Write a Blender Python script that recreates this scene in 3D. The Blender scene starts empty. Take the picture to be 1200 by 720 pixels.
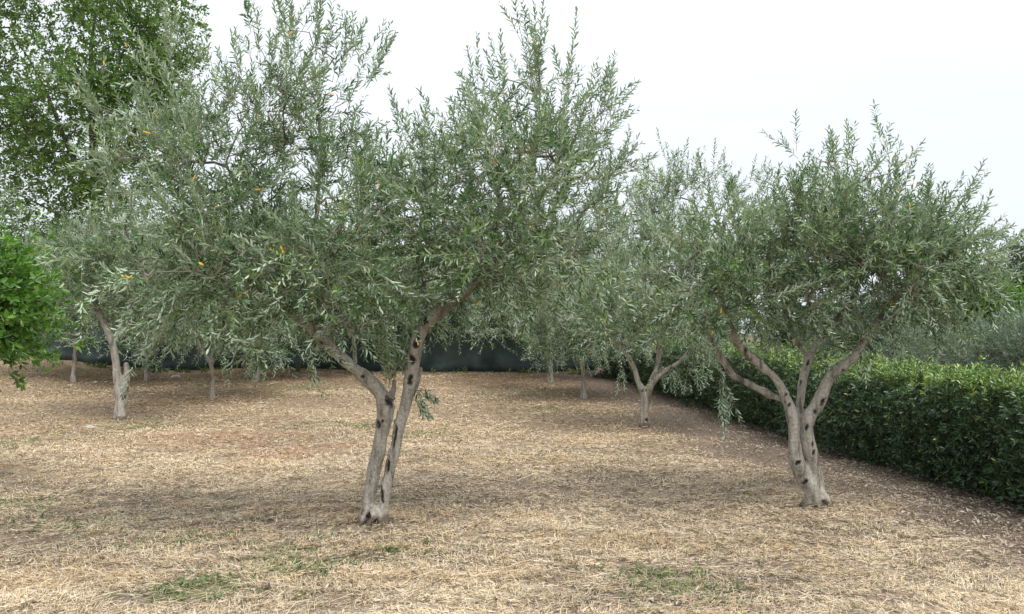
import bpy, math, random
import numpy as np
from mathutils import Vector, noise as mnoise

rng = np.random.default_rng(11)
random.seed(5)
SC = bpy.context.scene
COL = SC.collection
F = 934.0                       # focal length in photo pixels (1200 wide)
EYE = 1.6
PITCH = math.atan(32 / F)
cp, sp = math.cos(PITCH), math.sin(PITCH)

# ---------------------------------------------------------------- projections
def ray(px, py):
    u, v = (px - 600) / F, (360 - py) / F
    return np.array([u, cp - v * sp, sp + v * cp])

def P(px, py, Y):
    d = ray(px, py)
    return np.array([0, 0, EYE]) + d * (Y / d[1])

TAB = rng.random((8, 64, 64))
def vnoise(x, y, scale, seed=0):
    x = np.asarray(x, float) / scale + 17.3 * seed
    y = np.asarray(y, float) / scale + 5.1 * seed
    xi, yi = np.floor(x).astype(int), np.floor(y).astype(int)
    fx, fy = x - xi, y - yi
    fx, fy = fx * fx * (3 - 2 * fx), fy * fy * (3 - 2 * fy)
    t = TAB[seed % 8]
    a, b = t[xi % 64, yi % 64], t[(xi + 1) % 64, yi % 64]
    c, d = t[xi % 64, (yi + 1) % 64], t[(xi + 1) % 64, (yi + 1) % 64]
    return (a * (1 - fx) + b * fx) * (1 - fy) + (c * (1 - fx) + d * fx) * fy

def sstep(a, b, x):
    t = np.clip((np.asarray(x, float) - a) / (b - a), 0, 1)
    return t * t * (3 - 2 * t)

def hedge_x(y):                 # near face of the hedge
    y = np.asarray(y, float)
    return 6.08 - 0.183 * y - 0.0011 * np.maximum(y - 12, 0) ** 2

def terrain(x, y):
    x = np.asarray(x, float); y = np.asarray(y, float)
    yy = np.minimum(y, 23.0)
    z = 0.003 * np.maximum(yy - 6, 0) ** 2
    z = z + 0.35 * sstep(-8.5, -14, x) * sstep(15, 20, y)
    near = sstep(40, 25, y) * sstep(40, 25, np.abs(x))
    z = z + near * (0.10 * (vnoise(x, y, 2.7, 1) - .5) + 0.05 * (vnoise(x, y, .8, 2) - .5)
                    + 0.022 * (vnoise(x, y, .27, 3) - .5))
    for mx_, my_ in ((-1.15, 6.66), (2.81, 7.35), (2.06, 12.45)):
        z = z + .055 * np.exp(-((x - mx_) ** 2 + (y - my_) ** 2) / .075)
    return z

def G(px, py):
    d = ray(px, py)
    Y = 5.0
    for _ in range(400):
        q = np.array([0, 0, EYE]) + d * (Y / d[1])
        if q[2] <= terrain(q[0], q[1]):
            break
        Y += 0.05
    return q

# ---------------------------------------------------------------- mesh helpers
def np_mesh(name, V, faces, attrs=None, mats=(), midx=None, smooth=False):
    """faces: list of (n,k) int arrays."""
    me = bpy.data.meshes.new(name)
    V = np.asarray(V, np.float32)
    me.vertices.add(len(V)); me.vertices.foreach_set('co', V.ravel())
    lv = np.concatenate([f.ravel() for f in faces]).astype(np.int32)
    tot = np.concatenate([np.full(len(f), f.shape[1]) for f in faces]).astype(np.int32)
    st = np.concatenate([[0], np.cumsum(tot)[:-1]]).astype(np.int32)
    me.loops.add(len(lv)); me.loops.foreach_set('vertex_index', lv)
    me.polygons.add(len(tot)); me.polygons.foreach_set('loop_start', st)
    try: me.polygons.foreach_set('loop_total', tot)
    except Exception: pass
    for m in mats: me.materials.append(m)
    if midx is not None:
        me.polygons.foreach_set('material_index', np.asarray(midx, np.int32))
    me.polygons.foreach_set('use_smooth', np.full(len(tot), smooth, bool))
    me.update(calc_edges=True)
    for k, a in (attrs or {}).items():
        a = np.asarray(a, np.float32)
        if a.ndim == 1:
            at = me.attributes.new(k, 'FLOAT', 'POINT'); at.data.foreach_set('value', a)
        else:
            at = me.attributes.new(k, 'FLOAT_COLOR', 'POINT')
            if a.shape[1] == 3: a = np.concatenate([a, np.ones((len(a), 1), np.float32)], 1)
            at.data.foreach_set('color', a.ravel())
    return me

def link(name, me, parent=None, loc=(0, 0, 0)):
    o = bpy.data.objects.new(name, me); COL.objects.link(o)
    o.location = loc
    if parent is not None: o.parent = parent
    return o

def thing(name, label, cat, loc=(0, 0, 0), group=None):
    o = bpy.data.objects.new(name, None); COL.objects.link(o)
    o.location = loc; o.empty_display_size = .2
    return tag(o, label, cat, group)

def tag(o, label=None, cat=None, group=None, kind=None):
    if label: o['label'] = label
    if cat: o['category'] = cat
    if group: o['group'] = group
    if kind: o['kind'] = kind
    return o

def copy_tree(o, parent=None):
    c = o.copy(); COL.objects.link(c)
    if parent is not None: c.parent = parent
    for ch in list(o.children): copy_tree(ch, c)
    return c

def norm(a):
    return a / np.maximum(np.linalg.norm(a, axis=-1, keepdims=True), 1e-9)

def tubes(segs, sides=5):
    """segs: list of (A, B, rA, rB) -> V, faces  (open tapered tubes)."""
    A = np.array([s[0] for s in segs]); B = np.array([s[1] for s in segs])
    ra = np.array([s[2] for s in segs]); rb = np.array([s[3] for s in segs])
    return tube_arr(A, B, ra, rb, sides)

def tube_arr(A, B, ra, rb, sides):
    t = norm(B - A)
    ref = np.where(np.abs(t[:, 2:3]) > .9, np.array([[1., 0, 0]]), np.array([[0, 0, 1.]]))
    u = norm(np.cross(t, ref)); v = np.cross(t, u)
    n = len(A); ang = np.arange(sides) * 2 * math.pi / sides
    c, s = np.cos(ang)[None, :, None], np.sin(ang)[None, :, None]
    ring = c * u[:, None] + s * v[:, None]
    V = np.concatenate([A[:, None] + ring * ra[:, None, None], B[:, None] + ring * rb[:, None, None]], 1)
    base = (np.arange(n) * 2 * sides)[:, None]
    fs = []
    for k in range(sides):
        k2 = (k + 1) % sides
        fs.append(np.concatenate([base + k, base + k2, base + sides + k2, base + sides + k], 1))
    return V.reshape(-1, 3), np.concatenate(fs)

def catmull(pts, step):
    pts = np.asarray(pts, float); out = []
    n = len(pts)
    for i in range(n - 1):
        p0, p1, p2, p3 = pts[max(i - 1, 0)], pts[i], pts[i + 1], pts[min(i + 2, n - 1)]
        L = np.linalg.norm((p2 - p1)[:3]); m = max(2, int(L / step))
        for t in np.arange(m) / m:
            out.append(.5 * (2 * p1 + (p2 - p0) * t + (2 * p0 - 5 * p1 + 4 * p2 - p3) * t * t
                             + (3 * p1 - p0 - 3 * p2 + p3) * t ** 3))
    out.append(pts[-1])
    return np.array(out)

# ---------------------------------------------------------------- materials
def new_mat(name):
    m = bpy.data.materials.new(name); m.use_nodes = True
    nt = m.node_tree; nt.nodes.clear()
    return m, nt, nt.nodes, nt.links

def ramp(N, stops):
    r = N.new('ShaderNodeValToRGB')
    e = r.color_ramp.elements
    e[0].position, e[0].color = stops[0][0], (*stops[0][1], 1)
    e[1].position, e[1].color = stops[-1][0], (*stops[-1][1], 1)
    for p, c in stops[1:-1]:
        x = e.new(p); x.color = (*c, 1)
    return r

def mixc(N, L, fac, a, b):
    m = N.new('ShaderNodeMix'); m.data_type = 'RGBA'
    for s, v in ((m.inputs['Factor'], fac), (m.inputs[6], a), (m.inputs[7], b)):
        if hasattr(v, 'links') or isinstance(v, bpy.types.NodeSocket): L.new(v, s)
        else: s.default_value = v if not isinstance(v, tuple) else (*v, 1)
    return m.outputs[2]

def leaf_mat(name, stops, under, trans=.25, rough=.45, spec=.4, under_mix=.85, trans_tint=(1.2, 1.35, .55)):
    """stops: colour over the random number each leaf carries; the leaf's lower side is 'under'."""
    m, nt, N, L = new_mat(name)
    out = N.new('ShaderNodeOutputMaterial')
    at = N.new('ShaderNodeAttribute'); at.attribute_name = 'rnd'
    rp = ramp(N, stops); L.new(at.outputs['Fac'], rp.inputs['Fac'])
    geo = N.new('ShaderNodeNewGeometry')
    ml = N.new('ShaderNodeMath'); ml.operation = 'MULTIPLY'; ml.inputs[1].default_value = under_mix
    L.new(geo.outputs['Backfacing'], ml.inputs[0])
    col = mixc(N, L, ml.outputs[0], rp.outputs['Color'], under)
    bs = N.new('ShaderNodeBsdfPrincipled')
    L.new(col, bs.inputs['Base Color'])
    bs.inputs['Roughness'].default_value = rough
    bs.inputs['Specular IOR Level'].default_value = spec
    tr = N.new('ShaderNodeBsdfTranslucent')
    tm = N.new('ShaderNodeMix'); tm.data_type = 'RGBA'; tm.blend_type = 'MULTIPLY'; tm.inputs['Factor'].default_value = 1
    L.new(rp.outputs['Color'], tm.inputs[6]); tm.inputs[7].default_value = (*[min(c * 1.6, 4) for c in trans_tint], 1)
    L.new(tm.outputs[2], tr.inputs['Color'])
    mx = N.new('ShaderNodeMixShader'); mx.inputs[0].default_value = trans
    L.new(bs.outputs[0], mx.inputs[1]); L.new(tr.outputs[0], mx.inputs[2])
    L.new(mx.outputs[0], out.inputs['Surface'])
    return m

def bark_mat(name, light, mid, dark, scale=1.0, bump=.6):
    m, nt, N, L = new_mat(name)
    out = N.new('ShaderNodeOutputMaterial'); bs = N.new('ShaderNodeBsdfPrincipled')
    tc = N.new('ShaderNodeTexCoord')
    mp = N.new('ShaderNodeMapping'); mp.inputs['Scale'].default_value = (17 * scale, 17 * scale, 3.2 * scale)
    L.new(tc.outputs['Object'], mp.inputs[0])
    n1 = N.new('ShaderNodeTexNoise'); n1.inputs['Scale'].default_value = 1.0; n1.inputs['Detail'].default_value = 7
    n1.inputs['Roughness'].default_value = .65
    L.new(mp.outputs[0], n1.inputs['Vector'])
    r1 = ramp(N, [(.36, dark), (.45, mid), (.56, light), (.70, tuple(min(c * 1.18, 1) for c in light))]); L.new(n1.outputs['Fac'], r1.inputs[0])
    n2 = N.new('ShaderNodeTexNoise'); n2.inputs['Scale'].default_value = 45 * scale; n2.inputs['Detail'].default_value = 4
    L.new(tc.outputs['Object'], n2.inputs['Vector'])
    r2 = ramp(N, [(.35, (.45, .42, .38)), (.65, (1.15, 1.15, 1.15))]); L.new(n2.outputs['Fac'], r2.inputs[0])
    mu = N.new('ShaderNodeMix'); mu.data_type = 'RGBA'; mu.blend_type = 'MULTIPLY'; mu.inputs['Factor'].default_value = .45
    L.new(r1.outputs[0], mu.inputs[6]); L.new(r2.outputs[0], mu.inputs[7])
    sc = N.new('ShaderNodeAttribute'); sc.attribute_name = 'scar'
    od = N.new('ShaderNodeAttribute'); od.attribute_name = 'crown_shade'
    c = mixc(N, L, od.outputs['Fac'], mu.outputs[2], (.095, .078, .062))  # upper limbs tinted dark: painted shade of the crown
    c = mixc(N, L, sc.outputs['Fac'], c, (.028, .022, .018))
    bt = N.new('ShaderNodeAttribute'); bt.attribute_name = 'foot'
    c = mixc(N, L, bt.outputs['Fac'], c, (.10, .075, .05))
    L.new(c, bs.inputs['Base Color'])
    bs.inputs['Roughness'].default_value = .85; bs.inputs['Specular IOR Level'].default_value = .2
    bp = N.new('ShaderNodeBump'); bp.inputs['Strength'].default_value = bump; bp.inputs['Distance'].default_value = .02
    ad = N.new('ShaderNodeMath'); ad.operation = 'ADD'
    L.new(n1.outputs['Fac'], ad.inputs[0]); L.new(n2.outputs['Fac'], ad.inputs[1])
    L.new(ad.outputs[0], bp.inputs['Height']); L.new(bp.outputs[0], bs.inputs['Normal'])
    L.new(bs.outputs[0], out.inputs[0])
    return m

def attr_mat(name, attr='col', rough=.8, trans=0.0, spec=.2):
    m, nt, N, L = new_mat(name)
    out = N.new('ShaderNodeOutputMaterial'); bs = N.new('ShaderNodeBsdfPrincipled')
    at = N.new('ShaderNodeAttribute'); at.attribute_name = attr
    L.new(at.outputs['Color'], bs.inputs['Base Color'])
    bs.inputs['Roughness'].default_value = rough; bs.inputs['Specular IOR Level'].default_value = spec
    if trans:
        tr = N.new('ShaderNodeBsdfTranslucent'); L.new(at.outputs['Color'], tr.inputs[0])
        mx = N.new('ShaderNodeMixShader'); mx.inputs[0].default_value = trans
        L.new(bs.outputs[0], mx.inputs[1]); L.new(tr.outputs[0], mx.inputs[2]); L.new(mx.outputs[0], out.inputs[0])
    else:
        L.new(bs.outputs[0], out.inputs[0])
    return m

def noise_mat(name, a, b, scale=8, rough=.85, bump=.2):
    m, nt, N, L = new_mat(name)
    out = N.new('ShaderNodeOutputMaterial'); bs = N.new('ShaderNodeBsdfPrincipled')
    tc = N.new('ShaderNodeTexCoord')
    n = N.new('ShaderNodeTexNoise'); n.inputs['Scale'].default_value = scale; n.inputs['Detail'].default_value = 6
    L.new(tc.outputs['Object'], n.inputs['Vector'])
    r = ramp(N, [(.32, a), (.68, b)]); L.new(n.outputs['Fac'], r.inputs[0]); L.new(r.outputs[0], bs.inputs['Base Color'])
    bs.inputs['Roughness'].default_value = rough; bs.inputs['Specular IOR Level'].default_value = .25
    bp = N.new('ShaderNodeBump'); bp.inputs['Strength'].default_value = bump; bp.inputs['Distance'].default_value = .02
    L.new(n.outputs['Fac'], bp.inputs['Height']); L.new(bp.outputs[0], bs.inputs['Normal'])
    L.new(bs.outputs[0], out.inputs[0])
    return m

M_OLIVE = leaf_mat('olive_leaf', [(0, (.017, .048, .015)), (.35, (.040, .094, .032)), (.68, (.128, .200, .082)), (.97, (.32, .39, .20)),
                                  (.985, (.30, .28, .09)), (.992, (.62, .40, .03)), (1, (.74, .42, .03))], (.40, .48, .36), trans=.16, rough=.36, spec=.55)
M_TWIG = noise_mat('olive_twig', (.20, .19, .13), (.34, .31, .22), 6)
M_BARK = bark_mat('olive_bark', (.40, .37, .32), (.30, .275, .235), (.135, .118, .10))
M_BRANCH = bark_mat('olive_branch_bark', (.22, .195, .165), (.15, .13, .11), (.075, .065, .055))
M_BROAD = leaf_mat('broadleaf_leaf', [(0, (.040, .085, .020)), (.5, (.075, .138, .030)), (.9, (.125, .195, .045)), (1, (.19, .19, .05))], (.12, .17, .07), trans=.35, rough=.45)
M_BROADBARK = bark_mat('dark_bark', (.12, .10, .085), (.085, .07, .06), (.04, .033, .028))
M_CITRUS = leaf_mat('citrus_leaf', [(0, (.028, .080, .012)), (.5, (.060, .145, .020)), (.85, (.125, .24, .03)), (1, (.24, .32, .05))], (.12, .22, .05), trans=.28, rough=.32, spec=.5)
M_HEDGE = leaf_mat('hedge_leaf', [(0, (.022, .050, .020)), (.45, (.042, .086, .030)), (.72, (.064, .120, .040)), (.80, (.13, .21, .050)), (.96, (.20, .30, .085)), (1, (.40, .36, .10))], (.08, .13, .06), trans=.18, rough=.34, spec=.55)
M_SILVER = leaf_mat('silver_leaf', [(0, (.045, .085, .055)), (.55, (.11, .17, .11)), (1, (.33, .40, .27))], (.30, .36, .29), trans=.12, rough=.6)
M_DARKLEAF = leaf_mat('evergreen_leaf', [(0, (.022, .045, .018)), (.6, (.045, .075, .030)), (1, (.075, .11, .045))], (.07, .10, .06), trans=.2, rough=.5)
M_FRESH = leaf_mat('fresh_leaf', [(0, (.05, .11, .02)), (.6, (.09, .17, .03)), (1, (.15, .23, .05))], (.11, .17, .06), trans=.35, rough=.5)
M_LEMON = noise_mat('lemon_skin', (.60, .42, .02), (.72, .52, .04), 20, .45)
M_STONE = noise_mat('pale_stone', (.30, .28, .25), (.52, .50, .46), 9, .9, .5)
M_NET = noise_mat('shade_net', (.026, .044, .044), (.085, .115, .112), 2.2, .8, .6)
M_POST = noise_mat('fence_post', (.06, .06, .055), (.11, .11, .10), 10, .7)
M_STRAW = attr_mat('straw', rough=.75, trans=.12)
M_WEED = attr_mat('weed_blade', rough=.6, trans=.3)

# ---------------------------------------------------------------- foliage
def leaves_mesh(pos, ldir, lnor, length, width, rnd, fold=.25, simple=False):
    """one pointed leaf per row; six vertices, two quads folded along the midrib."""
    n = len(pos)
    side = np.cross(lnor, ldir)
    L = length[:, None]; W = (width * .5)[:, None]
    sag = -lnor * (L * .10)
    if simple:
        mid = pos + ldir * L * .48
        V = np.stack([pos, mid + side * W + lnor * W * fold, pos + ldir * L + sag, mid - side * W + lnor * W * fold], 1)
        b = (np.arange(n) * 4)[:, None]
        faces = np.concatenate([b, b + 3, b + 2, b + 1], 1)
        return V.reshape(-1, 3), faces, np.repeat(rnd, 4)
    a = pos + ldir * L * .30 + lnor * W * fold * .6
    c = pos + ldir * L * .68 + lnor * W * fold * .6 + sag * .35
    V = np.stack([pos, a + side * W * .9, c + side * W * .85, pos + ldir * L + sag, c - side * W * .85, a - side * W * .9], 1)
    b = (np.arange(n) * 6)[:, None]
    f1 = np.concatenate([b, b + 3, b + 2, b + 1], 1)
    f2 = np.concatenate([b, b + 5, b + 4, b + 3], 1)
    return V.reshape(-1, 3), np.concatenate([f1, f2]), np.repeat(rnd, 6)

def grow_shoots(pos, dirs, length, trop, spacing=.02, ang=50, leaf=(.045, .068), wr=.19, wiggle=.10,
                keep=.9, twig=.0021, bare=.15, rnd_bias=None, roll=.5, whorl=2, r=rng):
    """shoots grow step by step from pos along dirs; every node bears opposite leaves.
    returns leaf arrays and twig segments"""
    n = len(pos)
    p = np.array(pos, float); t = norm(np.array(dirs, float))
    ref = norm(r.normal(size=(n, 3)))
    nst = np.maximum((length / spacing).astype(int), 3)
    LP, LD, LN, LL, LR, TA, TB, TRA, TRB = [], [], [], [], [], [], [], [], []
    base_r = r.random(n) * .35
    if rnd_bias is not None: base_r = base_r + rnd_bias
    ca = math.radians(ang)
    step = 2
    mx = nst.max(); last = p.copy()
    for k in range(mx):
        act = k < nst
        if not act.any(): break
        fr = k / nst
        t = t + np.stack([np.zeros(n), np.zeros(n), trop], 1) * spacing + r.normal(size=(n, 3)) * wiggle * math.sqrt(spacing)
        t = norm(t)
        newp = p + t * spacing
        p = np.where(act[:, None], newp, p)
        if k % step == step - 1 or True:
            pass
        if (k % 3) == 2:
            TA.append(last[act].copy()); TB.append(p[act].copy())
            TRA.append(twig * (1.25 - fr[act])); TRB.append(twig * (1.2 - fr[act]))
            last = np.where(act[:, None], p, last)
        u0 = norm(ref - t * np.sum(ref * t, 1, keepdims=True)); w0 = np.cross(t, u0)
        phi = (k % 2) * math.pi / 2 + r.normal(size=n) * .35
        for s in range(whorl):
            ph = phi + s * 2 * math.pi / whorl
            u = u0 * np.cos(ph)[:, None] + w0 * np.sin(ph)[:, None]
            a = ca * (1 - .35 * fr) + r.normal(size=n) * .22
            d = t * np.cos(a)[:, None] + u * np.sin(a)[:, None]
            nn = t * np.sin(a)[:, None] - u * np.cos(a)[:, None]
            ro = r.normal(size=n) * roll
            sd = np.cross(nn, d)
            nn = nn * np.cos(ro)[:, None] + sd * np.sin(ro)[:, None]
            ok = act & (fr > bare * r.random(n)) & (r.random(n) < keep)
            sz = r.uniform(leaf[0], leaf[1], n) * np.clip(.55 + 2.2 * fr, .5, 1) * np.clip(1.55 - .85 * fr, .5, 1)
            LP.append(p[ok]); LD.append(d[ok]); LN.append(nn[ok]); LL.append(sz[ok])
            lr = np.clip(base_r[ok] + r.random(ok.sum()) * .62, 0, .97); LR.append(np.where(r.random(ok.sum()) < .0045, 1.0, lr))
    LP, LD, LN = np.concatenate(LP), np.concatenate(LD), np.concatenate(LN)
    LL, LR = np.concatenate(LL), np.concatenate(LR)
    W = LL * wr * r.uniform(.85, 1.15, len(LL))
    return (LP, LD, LN, LL, W, LR), (np.concatenate(TA), np.concatenate(TB), np.concatenate(TRA), np.concatenate(TRB))

def crown_mesh(name, leafdata, twigs, m_leaf, m_twig, origin, simple=False, fold=.25, extra_segs=None, m_wood=None):
    V, Fc, R = leaves_mesh(*leafdata, simple=simple, fold=fold)
    VV, FF, RR, MI = [V], [Fc], [R], [np.zeros(len(Fc), int)]
    if extra_segs is not None:
        ev, ef = extra_segs
        o0 = sum(len(a) for a in VV)
        VV.append(ev); FF.append(ef + o0); RR.append(np.full(len(ev), .5)); MI.append(np.full(len(ef), 2))
    if twigs is not None:
        tv, tf = tube_arr(*twigs, 3)
        o0 = sum(len(a) for a in VV); FF.append(tf + o0); VV.append(tv); RR.append(np.full(len(tv), .5)); MI.append(np.ones(len(tf), int))
    V = np.concatenate(VV) - origin
    return np_mesh(name, V, [np.concatenate(FF)], {'rnd': np.concatenate(RR)}, (m_leaf, m_twig, m_wood), np.concatenate(MI))

def branch_net(roots, root_r, targets, tip=.0028, rmax=.035, expo=2.3, r=rng):
    """joins every target to the nearest wood already there; returns tapered segments"""
    nodes = [np.array(q, float) for q in roots]; par = [-1] * len(nodes); cnt = [0] * len(nodes); isroot = len(nodes)
    R0 = np.array(roots)
    d0 = np.min(np.linalg.norm(targets[:, None] - R0[None], axis=2), 1)
    arr = np.zeros((len(roots) + len(targets) * 10, 3)); arr[:len(nodes)] = R0; m = len(nodes)
    for i in np.argsort(d0):
        T = targets[i]
        dist = np.linalg.norm(arr[:m] - T, axis=1)
        pen = dist * (1 + .5 * np.clip((arr[:m, 2] - T[2]) / np.maximum(dist, .05), 0, 1))
        j = int(np.argmin(pen)); A = arr[j]
        L = dist[j]; k = int(np.clip(L / .09, 1, 8)); prev = j
        off = r.normal(size=3) * L * .10 + np.array([0, 0, .06 * L])
        for s in range(1, k + 1):
            f = s / k
            q = A + (T - A) * f + off * math.sin(math.pi * f) + (r.normal(size=3) * .008 if s < k else 0)
            arr[m] = q; par.append(prev); cnt.append(0); prev = m; m += 1
        c = prev
        while c != -1:
            cnt[c] += 1; c = par[c]
    rad = np.minimum(tip * np.maximum(np.array(cnt), 1) ** (1 / expo), rmax)
    idx = np.arange(isroot, m); pa = np.array(par)[idx]
    ra = np.where(pa < isroot, np.minimum(rad[idx] * 1.25, rmax), rad[pa])
    return arr[pa], arr[idx], np.maximum(ra, rad[idx]), rad[idx]

def sample_blobs(blobs, Y, n, shell=.28, r=rng):
    s = Y / F
    w = np.array([b[2] * b[3] * b[5] / s for b in blobs]); w = w ** .85; w /= w.sum()
    pts, out, pick = [], [], r.choice(len(blobs), n, p=w)
    for i in pick:
        cx, cy, rx, ry, d, rd = blobs[i]
        c = P(cx, cy, Y + d); k = (Y + d) / F
        v = norm(r.normal(size=3)); q = r.random() ** shell
        rr = np.array([rx * k, rd, ry * k])
        pts.append(c + v * q * rr); out.append(norm(v / rr))
    return np.array(pts), np.array(out)

def wood_mesh(name, limbs, origin, mat, voxel, scars=(), foot_z=None, rough=.010, flare=None):
    """limbs: list of world (x,y,z,r) paths; swept, fused by a voxel remesh, knobbly."""
    VV, FF, off = [], [], 0
    sides = 14
    for path in limbs:
        pts = catmull(path, max(voxel * 1.5, .015))
        C, R = pts[:, :3], np.maximum(pts[:, 3] - voxel * .12, voxel * .85)
        t = norm(np.gradient(C, axis=0))
        u = norm(np.cross(t, np.array([0, 1., 0]) + 0 * t)); 
        v = np.cross(t, u)
        ang = np.arange(sides) * 2 * math.pi / sides
        ring = np.cos(ang)[None, :, None] * u[:, None] + np.sin(ang)[None, :, None] * v[:, None]
        V = (C[:, None] + ring * R[:, None, None]).reshape(-1, 3)
        n = len(C)
        i = np.arange(n - 1)[:, None] * sides; j = np.arange(sides)[None]; j2 = (j + 1) % sides
        Fq = np.stack([i + j, i + j2, i + sides + j2, i + sides + j], 2).reshape(-1, 4)
        V = np.concatenate([V, C[:1], C[-1:]])
        a, b = n * sides, n * sides + 1
        cap = [np.array([[a, (k + 1) % sides, k] for k in range(sides)]),
               np.array([[b, (n - 1) * sides + k, (n - 1) * sides + (k + 1) % sides] for k in range(sides)])]
        VV.append(V - origin); FF.append((Fq + off, np.concatenate(cap) + off)); off += len(V)
    me = np_mesh(name + '_raw', np.concatenate(VV), [np.concatenate([f[0] for f in FF]), np.concatenate([f[1] for f in FF])])
    o = bpy.data.objects.new('raw', me); COL.objects.link(o)
    md = o.modifiers.new('r', 'REMESH'); md.mode = 'VOXEL'; md.voxel_size = voxel; md.use_smooth_shade = True
    sm = o.modifiers.new('s', 'SMOOTH'); sm.iterations = 3; sm.factor = .5
    dg = bpy.context.evaluated_depsgraph_get()
    res = bpy.data.meshes.new_from_object(o.evaluated_get(dg))
    bpy.data.objects.remove(o); bpy.data.meshes.remove(me)
    res.name = name
    n = len(res.vertices)
    co = np.zeros(n * 3, np.float32); res.vertices.foreach_get('co', co); co = co.reshape(-1, 3)
    no = np.zeros(n * 3, np.float32); res.vertices.foreach_get('normal', no); no = no.reshape(-1, 3)
    scar = np.zeros(n); dent = np.zeros(n)
    W = co + origin
    for (c, rx, rz, tilt) in scars:
        d = W - np.array(c)
        ct, st = math.cos(tilt), math.sin(tilt)
        a = d[:, 0] * ct - d[:, 2] * st; b = d[:, 0] * st + d[:, 2] * ct
        q = np.sqrt((a / rx) ** 2 + (b / rz) ** 2)
        q = q + .75 * np.array([mnoise.noise(Vector((p[0] * 50, p[1] * 50, p[2] * 30))) if qq < 2 else 0 for p, qq in zip(co, q)])
        near = (d[:, 1] < .08)
        scar = np.maximum(scar, sstep(1.25, .55, q) * near)
        dent = dent - .012 * sstep(1.0, .3, q) * near + .006 * sstep(1.9, 1.4, q) * sstep(.9, 1.25, q) * near
    k = np.array([mnoise.noise(Vector((p[0] * 9, p[1] * 9, p[2] * 5))) * 1.6 + .6 * mnoise.noise(Vector((p[0] * 30, p[1] * 30, p[2] * 9))) for p in co])
    co = co + no * (k * rough + dent)[:, None]
    res.vertices.foreach_set('co', co.astype(np.float32).ravel())
    a = res.attributes.new('scar', 'FLOAT', 'POINT'); a.data.foreach_set('value', scar.astype(np.float32))
    ft = np.zeros(n)
    if foot_z is not None:
        ft = sstep(foot_z + .09, foot_z + .015, W[:, 2] + .05 * np.array([mnoise.noise(Vector(p * 14)) for p in co])) * .85
    crown_shade = np.zeros(n)
    if foot_z is not None:
        crown_shade = sstep(foot_z + 1.35, foot_z + 2.0, W[:, 2] + .4 * np.array([mnoise.noise(Vector(p * 5)) for p in co])) * .8  # shade inside the crown, painted into the bark by height
    a = res.attributes.new('crown_shade', 'FLOAT', 'POINT'); a.data.foreach_set('value', crown_shade.astype(np.float32))
    a = res.attributes.new('foot', 'FLOAT', 'POINT'); a.data.foreach_set('value', ft.astype(np.float32))
    res.materials.clear(); res.materials.append(mat)
    res.polygons.foreach_set('use_smooth', np.ones(len(res.polygons), bool))
    res.update()
    return res

WOOD = .72
def px_limb(pts, Y, wood=WOOD):
    """(px, py, width px, depth offset) -> world (x,y,z,r)"""
    out = []
    for (x, y, w, d) in pts:
        q = P(x, y, Y + d); out.append((*q, w * wood * .5 * (Y + d) / F))
    return np.array(out)

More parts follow.
